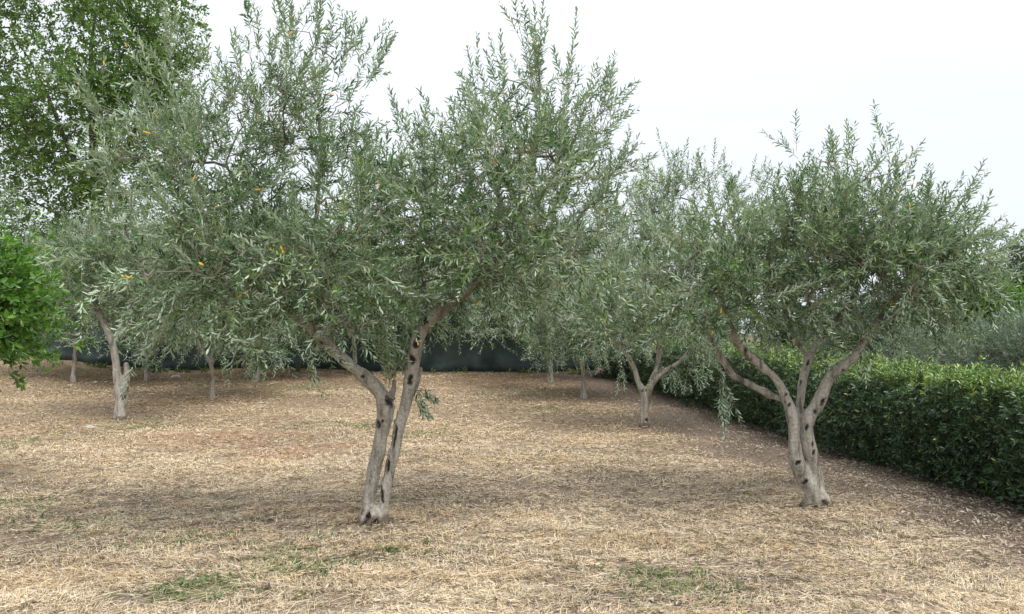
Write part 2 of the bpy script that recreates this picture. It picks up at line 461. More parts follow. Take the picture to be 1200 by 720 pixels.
def olive(label, base_px, limbs_px, blobs, nA, per, Lr, extra=(), scars=(), voxel=.012, root_from=.45,
          leaf=(.050, .076), spacing=.023, simple=False, group='olive trees in the grove', seed=0, foot=True, shell=.28, flare=1.25, keep=.9, wood=WOOD, rootlen=1.0, droop=-1.1):
    r = np.random.default_rng(seed)
    b = G(*base_px); Y = b[1]; zb = terrain(b[0], b[1])
    root = thing('olive_tree', label, 'olive tree', (b[0], b[1], zb), group)
    org = np.array([b[0], b[1], zb])
    limbs = [px_limb(l, Y, wood) for l in limbs_px]
    for l in limbs:
        if l[0, 2] < zb + .12:
            l[0, 2] = zb - .06; l[0, 3] *= flare
    if voxel < .015:
        l0 = limbs[0][0]; cx0 = np.mean([l[0, 0] for l in limbs if l[0, 2] < zb])
        for k in range(7):
            a = k * .9 + r.uniform(-.25, .25); R = r.uniform(.15, .25) * rootlen
            dx, dy = math.cos(a), math.sin(a)
            limbs.append(np.array([(cx0 + dx * .03, Y + dy * .03, zb + .13, .03), (cx0 + dx * .10, Y + dy * .09, zb + .04, .030), (cx0 + dx * R * .75, Y + dy * R * .7, zb + .012, .026), (cx0 + dx * R * 1.1, Y + dy * R, zb - .03, .012)]))
    sc = [(P(x, y, Y), rx * .62 * Y / F, ry * .72 * Y / F, tl) for (x, y, rx, ry, tl) in scars]
    link('trunk', wood_mesh('olive_trunk', limbs, org, M_BARK, voxel, sc, zb if foot else None), root)
    sub_n = 2
    pts, outw = sample_blobs(blobs, Y, nA // sub_n, shell, r)
    pts = np.repeat(pts, sub_n, 0) + r.normal(size=(len(pts) * sub_n, 3)) * .15; outw = np.repeat(outw, sub_n, 0)
    roots = []
    for l in limbs[:len(limbs_px)]:
        c = catmull(l, .08)
        n0 = int(len(c) * root_from)
        roots += [q[:3] for q in c[n0:]]
    zc = np.array([q[2] for q in roots]); lo = np.percentile(zc, 12)
    roots = [q for q in roots if q[2] > min(lo, zb + 1.4)]
    A, B, ra, rb = branch_net(roots, None, pts, rmax=.03, r=r)
    bv, bf = tube_arr(A, B, ra, rb, 5)
    zmin, zmax = pts[:, 2].min(), pts[:, 2].max()
    S = np.repeat(pts, per, 0); O = np.repeat(outw, per, 0)
    n = len(S)
    S = S + r.normal(size=(n, 3)) * .035
    rel = np.clip((S[:, 2] - zmin) / (zmax - zmin), 0, 1)
    up = .25 + .85 * rel
    thin = r.random(n) > .5 * sstep(.55, .9, rel)
    S, O, rel, up = S[thin], O[thin], rel[thin], up[thin]; n = len(S)
    D = O * .75 + np.stack([np.zeros(n), np.zeros(n), up], 1) * .85 + r.normal(size=(n, 3)) * .55
    tr = droop + 2.2 * rel + r.normal(size=n) * 1.1
    LN = r.uniform(Lr[0], Lr[1], n) * np.where(r.random(n) < .12, 1.5, 1)
    for (x0, y0, x1, y1, d, cnt, tp) in extra:
        a, c = P(x0, y0, Y + d), P(x1, y1, Y + d)
        e = np.repeat(a[None], cnt, 0) + r.normal(size=(cnt, 3)) * .02
        S = np.concatenate([S, e]); D = np.concatenate([D, norm(c - a)[None] + r.normal(size=(cnt, 3)) * .13])
        tr = np.concatenate([tr, np.full(cnt, tp)]); LN = np.concatenate([LN, np.linalg.norm(c - a) * r.uniform(.75, 1.1, cnt)])
    ld, tw = grow_shoots(S, D, LN, tr, spacing=spacing, leaf=leaf, keep=keep, wr=.235, r=r)
    crown = link('crown', crown_mesh('olive_crown', ld, tw, M_OLIVE, M_TWIG, org, simple, extra_segs=(bv, bf), m_wood=M_BRANCH), root)
    print('olive', len(ld[0]), 'leaves  X=%.2f Y=%.2f' % (b[0], Y), 'trunk v', len(root.children[0].data.vertices))
    return root

exec_main = True
# ================================================================ THE SETTING
def patch_fields(x, y):
    """straw colour fields shared by the soil and the straw lying on it"""
    big = vnoise(x * .55, y, .9, 4); med = vnoise(x * .5, y, .33, 5); fine = vnoise(x * .45, y, .12, 6)
    pale = sstep(.22, .80, .50 * big + .32 * med + .25 * fine - .03)
    red = np.zeros_like(pale); green = np.zeros_like(pale)
    for (px, py, rx, ry, w) in RED: 
        q = PG[(px, py)]; red = np.maximum(red, w * sstep(1.2, .2, np.hypot((x - q[0]) / rx, (y - q[1]) / ry) + .8 * (med - .5) + 1.5 * (fine - .5)))
    for (px, py, rx, ry, w) in GREEN:
        q = PG[(px, py)]; green = np.maximum(green, w * sstep(1.2, .2, np.hypot((x - q[0]) / rx, (y - q[1]) / ry) + .9 * (fine - .5)))
    hedge_litter_shade = sstep(2.0, .7, hedge_x(y) - x + .7 * (big - .5))  # strip along the hedge: leaf litter plus shade painted into the colour
    far = sstep(8.0, 12.5, y + 1.6 * (big - .5))
    return pale, red, green, hedge_litter_shade, far
RED = [(335, 532, .55, .5, .9), (265, 512, .9, .5, .75), (220, 470, 1.4, .7, .55), (395, 525, .4, .35, .7), (560, 445, 2.0, 1.2, .4), (60, 500, .9, .5, .4), (850, 600, .5, .2, .35), (250, 625, .5, .12, .4), (700, 450, 1.5, 1., .35)]
GREEN = [(320, 660, .28, .35, .8), (245, 690, .35, .22, .8), (15, 520, .5, .8, .6), (400, 500, .8, .4, .55), (80, 620, .3, .2, .5), (800, 705, .22, .2, .8), (755, 680, .2, .2, .6),
         (375, 668, .15, .15, .8), (485, 510, .3, .3, .5), (10, 593, .4, .2, .6), (160, 500, .8, .5, .5), (470, 652, .2, .1, .5), (640, 480, .5, .4, .4), (350, 455, 1.4, .8, .5), (215, 635, .3, .15, .5), (620, 460, .6, .5, .35)]
PG = {(p[0], p[1]): G(p[0], p[1]) for p in RED + GREEN}

def lerp3(a, b, f):
    return np.asarray(a)[None] * (1 - f[:, None]) + np.asarray(b)[None] * f[:, None]
def over(c, col, f):
    return c * (1 - f[:, None]) + np.asarray(col)[None] * f[:, None]

def make_ground():
    xs = np.concatenate([-np.geomspace(600, 13, 26)[:-1], np.arange(-13, 8.0, .085), np.geomspace(8, 600, 28)])
    ys = np.concatenate([np.linspace(-60, 1.5, 10), np.arange(2.2, 13, .07), np.arange(13, 24, .14), np.geomspace(24.5, 900, 30)])
    X, Y = np.meshgrid(xs, ys); x, y = X.ravel(), Y.ravel()
    V = np.stack([x, y, terrain(x, y)], 1)
    nx, ny = len(xs), len(ys)
    i = (np.arange(ny - 1)[:, None] * nx + np.arange(nx - 1)[None]).ravel()
    Fq = np.stack([i, i + 1, i + nx + 1, i + nx], 1)
    pale, red, green, litter_shade, far = patch_fields(x, y)
    c = lerp3((.16, .125, .092), (.36, .285, .205), pale)
    c = over(c, (.26, .185, .115), far * .55)
    c = over(c, (.25, .115, .062), red * .4); c = over(c, (.16, .17, .07), green * .55)
    c = over(c, (.125, .098, .080), litter_shade * .9)  # litter soil, darkened to carry the shade beside the hedge too
    m, nt, N, L = new_mat('dry_ground')
    out = N.new('ShaderNodeOutputMaterial'); bs = N.new('ShaderNodeBsdfPrincipled')
    at = N.new('ShaderNodeAttribute'); at.attribute_name = 'col'
    tc = N.new('ShaderNodeTexCoord'); mp = N.new('ShaderNodeMapping'); mp.inputs['Scale'].default_value = (28, 46, 30)
    L.new(tc.outputs['Object'], mp.inputs[0])
    n = N.new('ShaderNodeTexNoise'); n.inputs['Scale'].default_value = 1; n.inputs['Detail'].default_value = 8; n.inputs['Roughness'].default_value = .7
    L.new(mp.outputs[0], n.inputs['Vector'])
    r = ramp(N, [(.30, (.30, .28, .26)), (.48, (.85, .84, .82)), (.68, (1.45, 1.42, 1.36))]); L.new(n.outputs['Fac'], r.inputs[0])
    mu = N.new('ShaderNodeMix'); mu.data_type = 'RGBA'; mu.blend_type = 'MULTIPLY'; mu.inputs['Factor'].default_value = .9
    L.new(at.outputs['Color'], mu.inputs[6]); L.new(r.outputs[0], mu.inputs[7]); L.new(mu.outputs[2], bs.inputs['Base Color'])
    bs.inputs['Roughness'].default_value = .95; bs.inputs['Specular IOR Level'].default_value = .1
    bp = N.new('ShaderNodeBump'); bp.inputs['Strength'].default_value = .7; bp.inputs['Distance'].default_value = .03
    L.new(n.outputs['Fac'], bp.inputs['Height']); L.new(bp.outputs[0], bs.inputs['Normal'])
    L.new(bs.outputs[0], out.inputs[0])
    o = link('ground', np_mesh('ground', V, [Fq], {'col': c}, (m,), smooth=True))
    tag(o, 'dry straw covered orchard ground rising gently to the back fence', 'ground', kind='structure')

def sample_ground(n, y0, y1, pw, r, xmax=None):
    u = r.random(n)
    a, b = y0 ** (1 - pw), y1 ** (1 - pw)
    y = (a + (b - a) * u) ** (1 / (1 - pw))
    x = r.uniform(-1, 1, n) * (.70 * y + .9)
    ok = (x < hedge_x(y) + .2) & (y < 20.6)
    return x[ok], y[ok]

def make_straw():
    r = np.random.default_rng(3)
    x, y = sample_ground(1150000, 3.6, 20.6, 1.45, r)
    pale, red, green, litter_shade, far = patch_fields(x, y)
    cl = vnoise(x * .7, y, .07, 2) * .6 + vnoise(x * .6, y, .2, 7) * .4
    keep = r.random(len(x)) < np.clip((.30 + .75 * pale - .62 * litter_shade) * (.10 + 1.5 * sstep(.34, .66, cl)), .03, 1)
    x, y, pale, red, green, litter_shade, far = [a[keep] for a in (x, y, pale, red, green, litter_shade, far)]
    n = len(x)
    Lh = r.gamma(3.0, .0095, n) + .014
    Lh = np.where(r.random(n) < .035, Lh * 2.6, Lh) * np.where(litter_shade > .5, .6, 1)
    wd = r.uniform(.0024, .0058, n) * np.clip(y / 6, .8, 3)
    az = r.normal(size=n) * .75 + np.where(r.random(n) < .5, 0, math.pi) + (vnoise(x, y, .5, 7) - .5) * 3.2
    el = np.abs(r.normal(size=n)) * .17
    st = r.random(n) < .16
    el = np.where(st, r.uniform(.5, 1.3, n), el); Lh = np.where(st, np.minimum(Lh, .05), Lh)
    d = np.stack([np.cos(az) * np.cos(el), np.sin(az) * np.cos(el), np.sin(el)], 1)
    s = norm(np.cross(d, np.array([[0, 0, 1.]]))) + np.stack([np.zeros(n), np.zeros(n), r.normal(size=n) * .5], 1)
    s = norm(s)
    z = terrain(x, y) + r.random(n) ** 2 * .032 + .002
    c0 = np.stack([x, y, z], 1); c1 = c0 + d * Lh[:, None] * .5 + np.stack([0 * x, 0 * x, .06 * Lh], 1) + s * (r.normal(size=n) * .07 * Lh)[:, None]
    c2 = c0 + d * Lh[:, None]; c2[:, 2] = np.maximum(c2[:, 2] - .06 * Lh, terrain(c2[:, 0], c2[:, 1]) + .003)
    w = (s * wd[:, None] * .5)
    V = np.stack([c0 - w, c0 + w, c2 + w * .6, c2 - w * .6], 1).reshape(-1, 3)
    b = (np.arange(n) * 4)[:, None]
    f = np.concatenate([b, b + 1, b + 2, b + 3], 1)
    pal = np.array([(.69, .585, .42), (.62, .495, .325), (.49, .37, .235), (.57, .51, .41), (.27, .20, .145), (.12, .09, .07), (.62, .42, .20)])
    pr = np.array([.28, .22, .14, .12, .11, .09, .04])
    c = pal[r.choice(7, n, p=pr)] * r.uniform(.8, 1.12, n)[:, None]
    c = c * (.76 + .36 * pale)[:, None]
    c = over(c, (.50, .33, .16), .5 * sstep(.64, .8, vnoise(x * .35, y, .35, 0)) * (r.random(n) < .5))
    c = over(c, (.40, .28, .165), far * .55 * r.random(n))
    c = over(c, (.40, .17, .085), red * .6 * (r.random(n) < .5)); c = over(c, (.17, .22, .07), green * .8 * (r.random(n) < .7))
    c = over(c, (.25, .195, .155), litter_shade * .75 * r.uniform(.4, 1, n))  # straw in the strip takes the litter tone and painted shade
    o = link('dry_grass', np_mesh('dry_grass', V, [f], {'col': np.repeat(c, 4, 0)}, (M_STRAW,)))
    tag(o, 'pale mown straw and stubble strewn over the orchard ground', 'dry grass', kind='stuff')
    print('straw', n)

def make_litter():
    r = np.random.default_rng(8)
    x, y = sample_ground(120000, 3.8, 18, 1.6, r)
    _, _, _, litter_shade, _ = patch_fields(x, y)
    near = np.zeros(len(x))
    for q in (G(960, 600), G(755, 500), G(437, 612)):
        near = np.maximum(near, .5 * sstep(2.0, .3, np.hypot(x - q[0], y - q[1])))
    k = r.random(len(x)) < np.clip(.13 + .75 * litter_shade + near * .7, 0, 1)
    x, y = x[k], y[k]; n = len(x)
    az = r.random(n) * 6.283; el = r.normal(size=n) * .35
    d = np.stack([np.cos(az) * np.cos(el), np.sin(az) * np.cos(el), np.sin(el)], 1)
    nn = norm(np.cross(d, np.cross(np.array([[0, 0, 1.]]), d)) + r.normal(size=(n, 3)) * .35)
    nn = norm(nn - d * np.sum(nn * d, 1, keepdims=True))
    L = r.uniform(.025, .055, n)
    p = np.stack([x, y, terrain(x, y) + .008 + .012 * r.random(n)], 1)
    V, f, _ = leaves_mesh(p, d, nn, L, L * r.uniform(.2, .42, n), r.random(n))
    pal = np.array([(.30, .235, .17), (.21, .155, .11), (.40, .34, .27), (.12, .09, .07), (.48, .42, .34)])
    c = pal[r.choice(5, n, p=[.3, .25, .18, .15, .12])] * r.uniform(.8, 1.15, n)[:, None]
    o = link('fallen_leaves', np_mesh('fallen_leaves', V, [f], {'col': np.repeat(c, 6, 0)}, (M_STRAW,)))
    tag(o, 'dry brown fallen leaves littering the ground beside the hedge and trunks', 'fallen leaves', kind='stuff')

def make_weeds():
    r = np.random.default_rng(21)
    cs = []
    for (px, py, rx, ry, w) in GREEN:
        q = PG[(px, py)]
        for _ in range(int(18 + 85 * w * min(rx * 2, 1.2))):
            a = r.normal(size=2) * 1.1; cs.append((q[0] + a[0] * rx, q[1] + a[1] * ry, r.uniform(.3, .9)))
    x, y = sample_ground(650, 4.2, 18, 1.4, r)
    cs += [(a, b, r.uniform(.2, .65)) for a, b in zip(x, y) if hedge_x(b) - a > 1]
    cs += [(a, 20.55 + b, c) for a, b, c in zip(r.uniform(-15, 2, 110), r.normal(size=110) * .14, r.uniform(.8, 3.6, 110))]
    C = np.array(cs); C = C[C[:, 0] < hedge_x(C[:, 1]) - .3]
    nb = 12; n = len(C) * nb
    cx = np.repeat(C, nb, 0)
    p = cx[:, :2] + r.normal(size=(n, 2)) * .028
    az = r.random(n) * 6.283; el = r.uniform(.15, 1.2, n)
    d = np.stack([np.cos(az) * np.cos(el), np.sin(az) * np.cos(el), np.sin(el)], 1)
    nn = norm(np.cross(d, np.cross(np.array([[0, 0, 1.]]), d))); nn = np.where(nn[:, 2:3] < 0, -nn, nn)
    L = r.uniform(.03, .075, n) * cx[:, 2]
    P3 = np.stack([p[:, 0], p[:, 1], terrain(p[:, 0], p[:, 1]) + .006], 1)
    V, f, _ = leaves_mesh(P3, d, nn, L, L * r.uniform(.12, .34, n), r.random(n))
    g = r.random(len(C)); g = np.repeat(g, nb)
    c = lerp3((.085, .15, .060), (.21, .25, .09), g) * r.uniform(.75, 1.2, n)[:, None]
    o = link('green_weeds', np_mesh('green_weeds', V, [f], {'col': np.repeat(c, 6, 0)}, (M_WEED,)))
    tag(o, 'small green weeds sprouting in the dry straw', 'weeds', kind='stuff')

make_ground(); make_straw(); make_litter(); make_weeds()

# ================================================================ OLIVE TREES
main = olive('largest olive tree in front, twin pale trunks fused at the base and forking wide', (437, 611),
    [[(427, 612, 27, 0), (432, 588, 25, 0), (440, 545, 27, 0), (448, 505, 29, 0), (451, 475, 31, 0), (444, 458, 30, 0), (426, 441, 27, -.03),
      (402, 421, 24, -.08), (380, 399, 21, -.12), (360, 381, 19, -.15), (340, 364, 16, -.2), (300, 335, 12, -.3), (255, 300, 8, -.35)],
     [(450, 612, 27, -.02), (450, 590, 23, -.02), (457, 552, 21, 0), (466, 512, 21, .02), (476, 470, 23, .03), (484, 432, 26, .02), (489, 402, 27, 0), (500, 380, 25, -.03),
      (520, 361, 22, -.05), (545, 343, 20, -.08), (562, 327, 15, -.1), (588, 292, 11, -.05), (612, 235, 7, 0), (630, 170, 5, 0), (632, 100, 4, 0)],
     [(452, 480, 20, .06), (459, 462, 16, .08), (462, 445, 10, .1)],
     [(478, 468, 14, .06), (489, 446, 13, .11), (493, 430, 11, .14)],
     [(374, 392, 17, -.1), (371, 360, 17, -.05), (367, 330, 14, 0), (366, 300, 11, .05), (372, 240, 9, .1), (376, 170, 7, .1), (372, 110, 5, .1)],
     [(492, 400, 14, .05), (499, 372, 11, .15), (498, 340, 9, .25), (490, 300, 8, .35), (505, 240, 6, .4)],
     [(367, 315, 9, 0), (400, 262, 7, -.15), (440, 235, 6, -.2), (470, 230, 5, -.2)],
     [(348, 372, 11, -.2), (322, 330, 10, .1), (290, 260, 8, .35), (265, 190, 6, .4)],
     [(553, 336, 11, -.1), (600, 318, 9, .2), (655, 285, 7, .3), (690, 240, 5, .3)]],
    [(250, 225, 92, 105, 0, .8), (312, 195, 84, 98, .1, .9), (365, 125, 50, 64, 0, .6), (300, 310, 125, 62, -.2, .9), (425, 300, 85, 85, -.2, .8),
     (515, 255, 74, 62, .1, .9), (610, 195, 80, 85, 0, .8), (645, 240, 68, 74, .1, .8), (600, 280, 100, 58, -.1, .8), (680, 175, 34, 56, .1, .5),
     (627, 118, 30, 48, 0, .35), (185, 170, 32, 40, .1, .5), (245, 110, 55, 45, .2, .5), (572, 190, 28, 34, .2, .5), (398, 210, 50, 40, .2, .6), (338, 88, 24, 40, .1, .35), (430, 335, 50, 36, .3, .4), (265, 340, 66, 34, 0, .6), (640, 315, 52, 26, 0, .5), (560, 330, 50, 35, .3, .4), (580, 300, 52, 38, -.5, .4), (610, 240, 60, 56, -.6, .4), (290, 318, 70, 38, -.5, .4), (400, 296, 50, 30, -.5, .4)],
    640, 5, (.23, .44), extra=[(488, 470, 505, 488, .1, 5, -.6), (492, 455, 512, 470, .1, 5, -.4), (485, 455, 500, 478, .05, 4, -.6), (455, 455, 465, 400, 0, 9, .5), (455, 440, 440, 370, -.1, 8, .5), (470, 440, 478, 390, 0, 6, .5),
        (632, 110, 628, 25, 0, 6, .4), (345, 60, 325, 0, .1, 5, 1), (400, 70, 430, 10, .1, 4, 1), (430, 100, 468, 30, .1, 4, .8), (700, 130, 730, 70, .1, 3, 1), (370, 70, 380, 15, 0, 2, 1), (400, 75, 415, 25, 0, 2, 1), (560, 110, 545, 50, 0, 2, 1), (660, 90, 650, 55, 0, 2, 1), (715, 150, 750, 130, 0, 2, .6), (250, 80, 235, 35, .1, 3, 1), (290, 70, 285, 40, .1, 2, 1), (170, 140, 110, 150, 0, 4, .3), (175, 180, 105, 190, 0, 4, 0),
        (220, 370, 285, 395, -.3, 3, -.5), (160, 350, 130, 400, -.2, 3, -1), (600, 310, 605, 390, -.2, 3, -1), (535, 335, 540, 402, .1, 4, -1), (572, 335, 578, 396, .2, 4, -1), (515, 360, 512, 410, .4, 3, -1), (210, 355, 204, 412, .1, 4, -1), (312, 345, 318, 402, .2, 4, -1), (660, 290, 665, 350, 0, 3, -1)],
    scars=[(444, 497, 5, 6, 0), (449, 580, 3.5, 16, -.1), (455, 545, 3.5, 14, .15), (463, 512, 3, 22, .15), (462, 480, 3, 16, .1), (456, 470, 6, 10, -.4), (489, 402, 6, 11, .3), (484, 422, 6, 8, .2), (481, 445, 6, 9, 0),
           (405, 424, 5, 3, .6), (450, 493, 2.5, 2.5, 0), (427, 441, 4, 3, .6), (434, 603, 5, 6, 0), (440, 610, 3, 8, 0), (522, 352, 12, 4, -.7), (500, 377, 5, 7, .5), (382, 402, 5, 3, .6)], seed=101, voxel=.010, wood=.60, rootlen=.85)

right = olive('olive tree beside the clipped hedge, pale trunk forking low into three limbs', (960, 594),
    [[(956, 594, 24, 0), (951, 575, 25, 0), (940, 556, 28, -.02), (933, 538, 25, -.05), (931, 512, 19, -.06), (930, 488, 20, -.06), (921, 468, 16, -.05), (909, 444, 14, -.05), (890, 427, 13, -.05),
      (872, 411, 13, -.08), (860, 392, 12, -.1), (853, 372, 11, -.1), (842, 340, 9, -.1), (835, 300, 7, -.1), (850, 260, 5, 0)],
     [(920, 470, 11, -.02), (900, 462, 12, .08), (880, 451, 12, .12), (858, 439, 11, .15), (846, 420, 10, .15), (834, 398, 9, .15), (812, 371, 8, .15), (792, 360, 5, .1)],
     [(963, 592, 23, .02), (957, 566, 25, .03), (948, 528, 26, .03), (944, 505, 25, .02), (948, 488, 24, 0), (957, 476, 22, 0), (966, 455, 19, -.02), (975, 440, 18, -.05), (990, 428, 15, -.08), (1004, 415, 14, -.1), (1020, 391, 12, -.12),
      (1050, 350, 9, -.15), (1090, 310, 7, -.1), (1120, 285, 5, 0)],
     [(933, 500, 13, .04), (937, 478, 13, .07), (941, 445, 14, .1), (948, 420, 15, .12), (963, 396, 13, .12), (988, 368, 12, .1), (1001, 346, 11, .08), (1004, 315, 9, .05), (990, 260, 7, 0), (978, 205, 5, 0)],
     [(945, 420, 8, .1), (925, 380, 8, .3), (915, 320, 7, .4), (920, 260, 5, .4)],
     [(1003, 330, 8, .05), (1040, 290, 7, .2), (1075, 240, 5, .3)]],
    [(982, 255, 62, 52, 0, .8), (1000, 290, 80, 30, .1, .7), (1056, 300, 60, 38, .1, .8), (1116, 298, 48, 30, 0, .5), (905, 295, 54, 50, .1, .8), (1000, 305, 100, 50, -.1, .8), (1085, 325, 75, 42, -.1, .7), (865, 330, 55, 50, 0, .6),
     (976, 205, 28, 22, 0, .4), (1028, 240, 30, 20, .1, .4), (935, 345, 60, 38, .2, .6), (1020, 365, 50, 28, .1, .5), (810, 345, 40, 40, .1, .4), (1075, 280, 24, 16, 0, .3), (850, 312, 58, 44, -.5, .4), (1000, 315, 85, 34, -.5, .4), (800, 352, 40, 34, -.2, .4), (905, 335, 50, 30, -.4, .3)],
    420, 5, (.22, .42), extra=[(845, 440, 858, 500, .0, 5, -1), (850, 455, 845, 490, .0, 4, -1), (1050, 370, 1052, 425, -.1, 3, -1), (1010, 390, 1010, 445, -.1, 3, -1), (1095, 350, 1100, 400, 0, 3, -1), (1140, 280, 1185, 270, 0, 4, .3), (1150, 295, 1178, 310, 0, 4, -.5),
        (975, 205, 975, 150, 0, 3, .6), (1050, 232, 1052, 185, 0, 3, .6), (1125, 240, 1150, 205, 0, 3, .6)],
    scars=[(940, 563, 4, 5, .3), (943, 500, 3, 6, .2), (961, 470, 4, 7, .5), (952, 482, 4, 6, .5), (950, 520, 2.5, 5, 0), (951, 530, 3, 5, .3), (949, 424, 6, 6, 0), (954, 413, 5, 5, 0), (918, 462, 2.5, 4, .5), (921, 473, 2.5, 4, .5), (930, 540, 4, 5, .3), (870, 410, 3.5, 4, .3), (941, 448, 3, 5, 0), (982, 434, 3, 3, 0), (972, 594, 6, 5, 0)],
    seed=202, voxel=.011, rootlen=.75)

third = olive('medium olive tree along the hedge with a short pale trunk splitting into a Y', (755, 500),
    [[(755, 501, 17, 0), (755, 480, 14, 0), (757, 464, 16, 0), (748, 448, 10, 0), (742, 428, 9, 0), (731, 410, 9, 0), (719, 398, 8, 0), (700, 370, 6, 0), (690, 340, 5, 0)],
     [(757, 470, 12, 0), (763, 450, 12, .05), (771, 425, 9, .1), (773, 395, 8, .1), (775, 350, 7, .1), (780, 290, 6, .1)],
     [(758, 464, 11, 0), (768, 445, 10, -.1), (782, 433, 9, -.15), (800, 420, 7, -.2), (820, 385, 6, -.2), (835, 330, 5, -.1), (838, 280, 4, 0)]],
    [(790, 265, 72, 58, 0, 1.0), (748, 330, 52, 58, 0, 1.0), (828, 225, 45, 32, .1, .6), (742, 250, 34, 30, .2, .6), (815, 350, 52, 48, -.1, .9), (860, 290, 40, 50, .2, .8), (722, 385, 34, 28, 0, .7), (790, 400, 36, 22, -.2, .7), (770, 225, 26, 22, 0, .5), (715, 362, 44, 38, -.6, .4), (790, 362, 50, 42, -.6, .4)],
    400, 5, (.24, .44), extra=[(730, 430, 728, 458, -.2, 4, -1), (785, 430, 795, 462, -.2, 5, -1), (805, 440, 800, 465, -.2, 3, -1)], seed=303, voxel=.02, leaf=(.055, .082), spacing=.026,
    scars=[(752, 458, 2, 3, 0), (758, 492, 4, 4, 0)])

left = olive('olive tree with slim forked trunk, pruned stump and silvery crown, left of the largest', (141, 492),
    [[(140, 493, 18, 0), (141, 470, 15, 0), (138, 445, 14, 0), (134, 415, 12, 0), (131, 398, 13, 0), (123, 380, 10, 0), (113, 358, 9, 0), (108, 330, 7, .1), (115, 290, 5, .1)],
     [(143, 478, 12, .02), (148, 455, 10, .03), (149, 438, 10, .05), (148, 425, 8, .05)],
     [(131, 402, 10, 0), (142, 390, 9, 0), (156, 374, 8, -.05), (170, 345, 6, 0), (180, 310, 5, 0)]],
    [(118, 292, 38, 38, .1, .7), (160, 305, 48, 45, .2, .8), (105, 335, 26, 26, 0, .5), (195, 335, 50, 42, .2, .8), (140, 350, 40, 24, -.1, .6), (150, 265, 30, 18, .1, .5), (88, 300, 12, 22, 0, .3)],
    300, 5, (.24, .44), extra=[(115, 385, 70, 415, -.1, 3, 1)], seed=404, voxel=.02, leaf=(.055, .082), spacing=.026, scars=[(133, 452, 4, 5, 0), (150, 457, 3, 4, 0), (146, 466, 3, 4, .5)])

# back row: two kinds grown once, then copied with a turn and a scale of their own
def back_proto(base, label, seed, w):
    x, y = base
    s = 13.0 / 16 * 1.0
    L = [[(x, y, 11 * w, 0), (x + 1, y - 22, 8 * w, 0), (x - 2, y - 42, 8 * w, 0), (x - 16, y - 66, 6, .1), (x - 26, y - 95, 5, .1)],
         [(x - 1, y - 38, 7 * w, 0), (x + 12, y - 62, 6, -.1), (x + 24, y - 95, 5, -.2)],
         [(x, y - 40, 6, 0), (x + 2, y - 75, 5, .3), (x + 4, y - 120, 4, .3)]]
    B = [(x, y - 112, 72, 42, 0, 1.3), (x - 38, y - 88, 48, 42, .2, 1.0), (x + 40, y - 92, 50, 42, -.2, 1.0), (x + 5, y - 152, 50, 32, .1, .9), (x - 8, y - 84, 64, 20, 0, 1.1), (x + 30, y - 88, 40, 22, -.4, .8)]
    return olive(label, base, L, B, 330, 5, (.26, .46), seed=seed, voxel=.025, leaf=(.070, .10), spacing=.036, simple=True, group='olive trees in the back row', foot=False, droop=-.2)
bA = back_proto((683, 467), 'slender back row olive tree, nearest one to the hedge end', 51, 1.0)
bB = back_proto((248, 467), 'back row olive tree between the slim forked trunk and the largest tree', 52, .9)
for (src, px, py, rz, sc_, lab) in [
        (bB, 645, 448, 1.1, 1.2, 'back row olive tree with a dark straight trunk beside the hedge end'),
        (bA, 615, 431, 2.3, 1.25, 'farthest thin olive tree by the dark netting, right of the largest tree'),
        (bA, 301, 447, 4.0, 1.25, 'olive tree by the netting fence, left of the twin trunks'),
        (bB, 87, 448, 2.7, 1.15, 'small shaded olive tree behind the bright green citrus tree'),
        (bB, 172, 446, 5.1, 1.2, 'shaded olive tree directly behind the slim forked trunk with the stump'),
        (bA, 545, 433, 5.5, 1.25, 'olive tree by the netting seen below the largest tree\'s right limb'),
        (bB, 415, 440, .4, 1.25, 'olive tree hidden behind the twin trunks of the largest tree')]:
    q = G(px, py); c = copy_tree(src)
    c.location = (q[0], q[1], terrain(q[0], q[1])); c.rotation_euler[2] = rz; c.scale = (sc_,) * 3
    c['label'] = lab

# olive whose crown only just reaches into the picture at the left edge
side = olive('olive tree mostly outside the left edge, one sprig of pale leaves reaching in', (-150, 640),
    [[(-150, 640, 30, 0), (-148, 560, 26, 0), (-160, 480, 22, 0), (-190, 400, 16, 0), (-200, 320, 10, 0)], [(-150, 500, 18, 0), (-120, 430, 14, .1), (-100, 350, 10, .1), (-80, 280, 6, 0)]],
    [(-170, 230, 75, 80, 0, .7), (-230, 260, 70, 70, 0, .6), (-110, 300, 40, 45, 0, .5)], 60, 4, (.2, .3),
    extra=[(-75, 268, 22, 212, 0, 4, .1), (-75, 280, 20, 250, 0, 3, .1)], seed=77, voxel=.03)

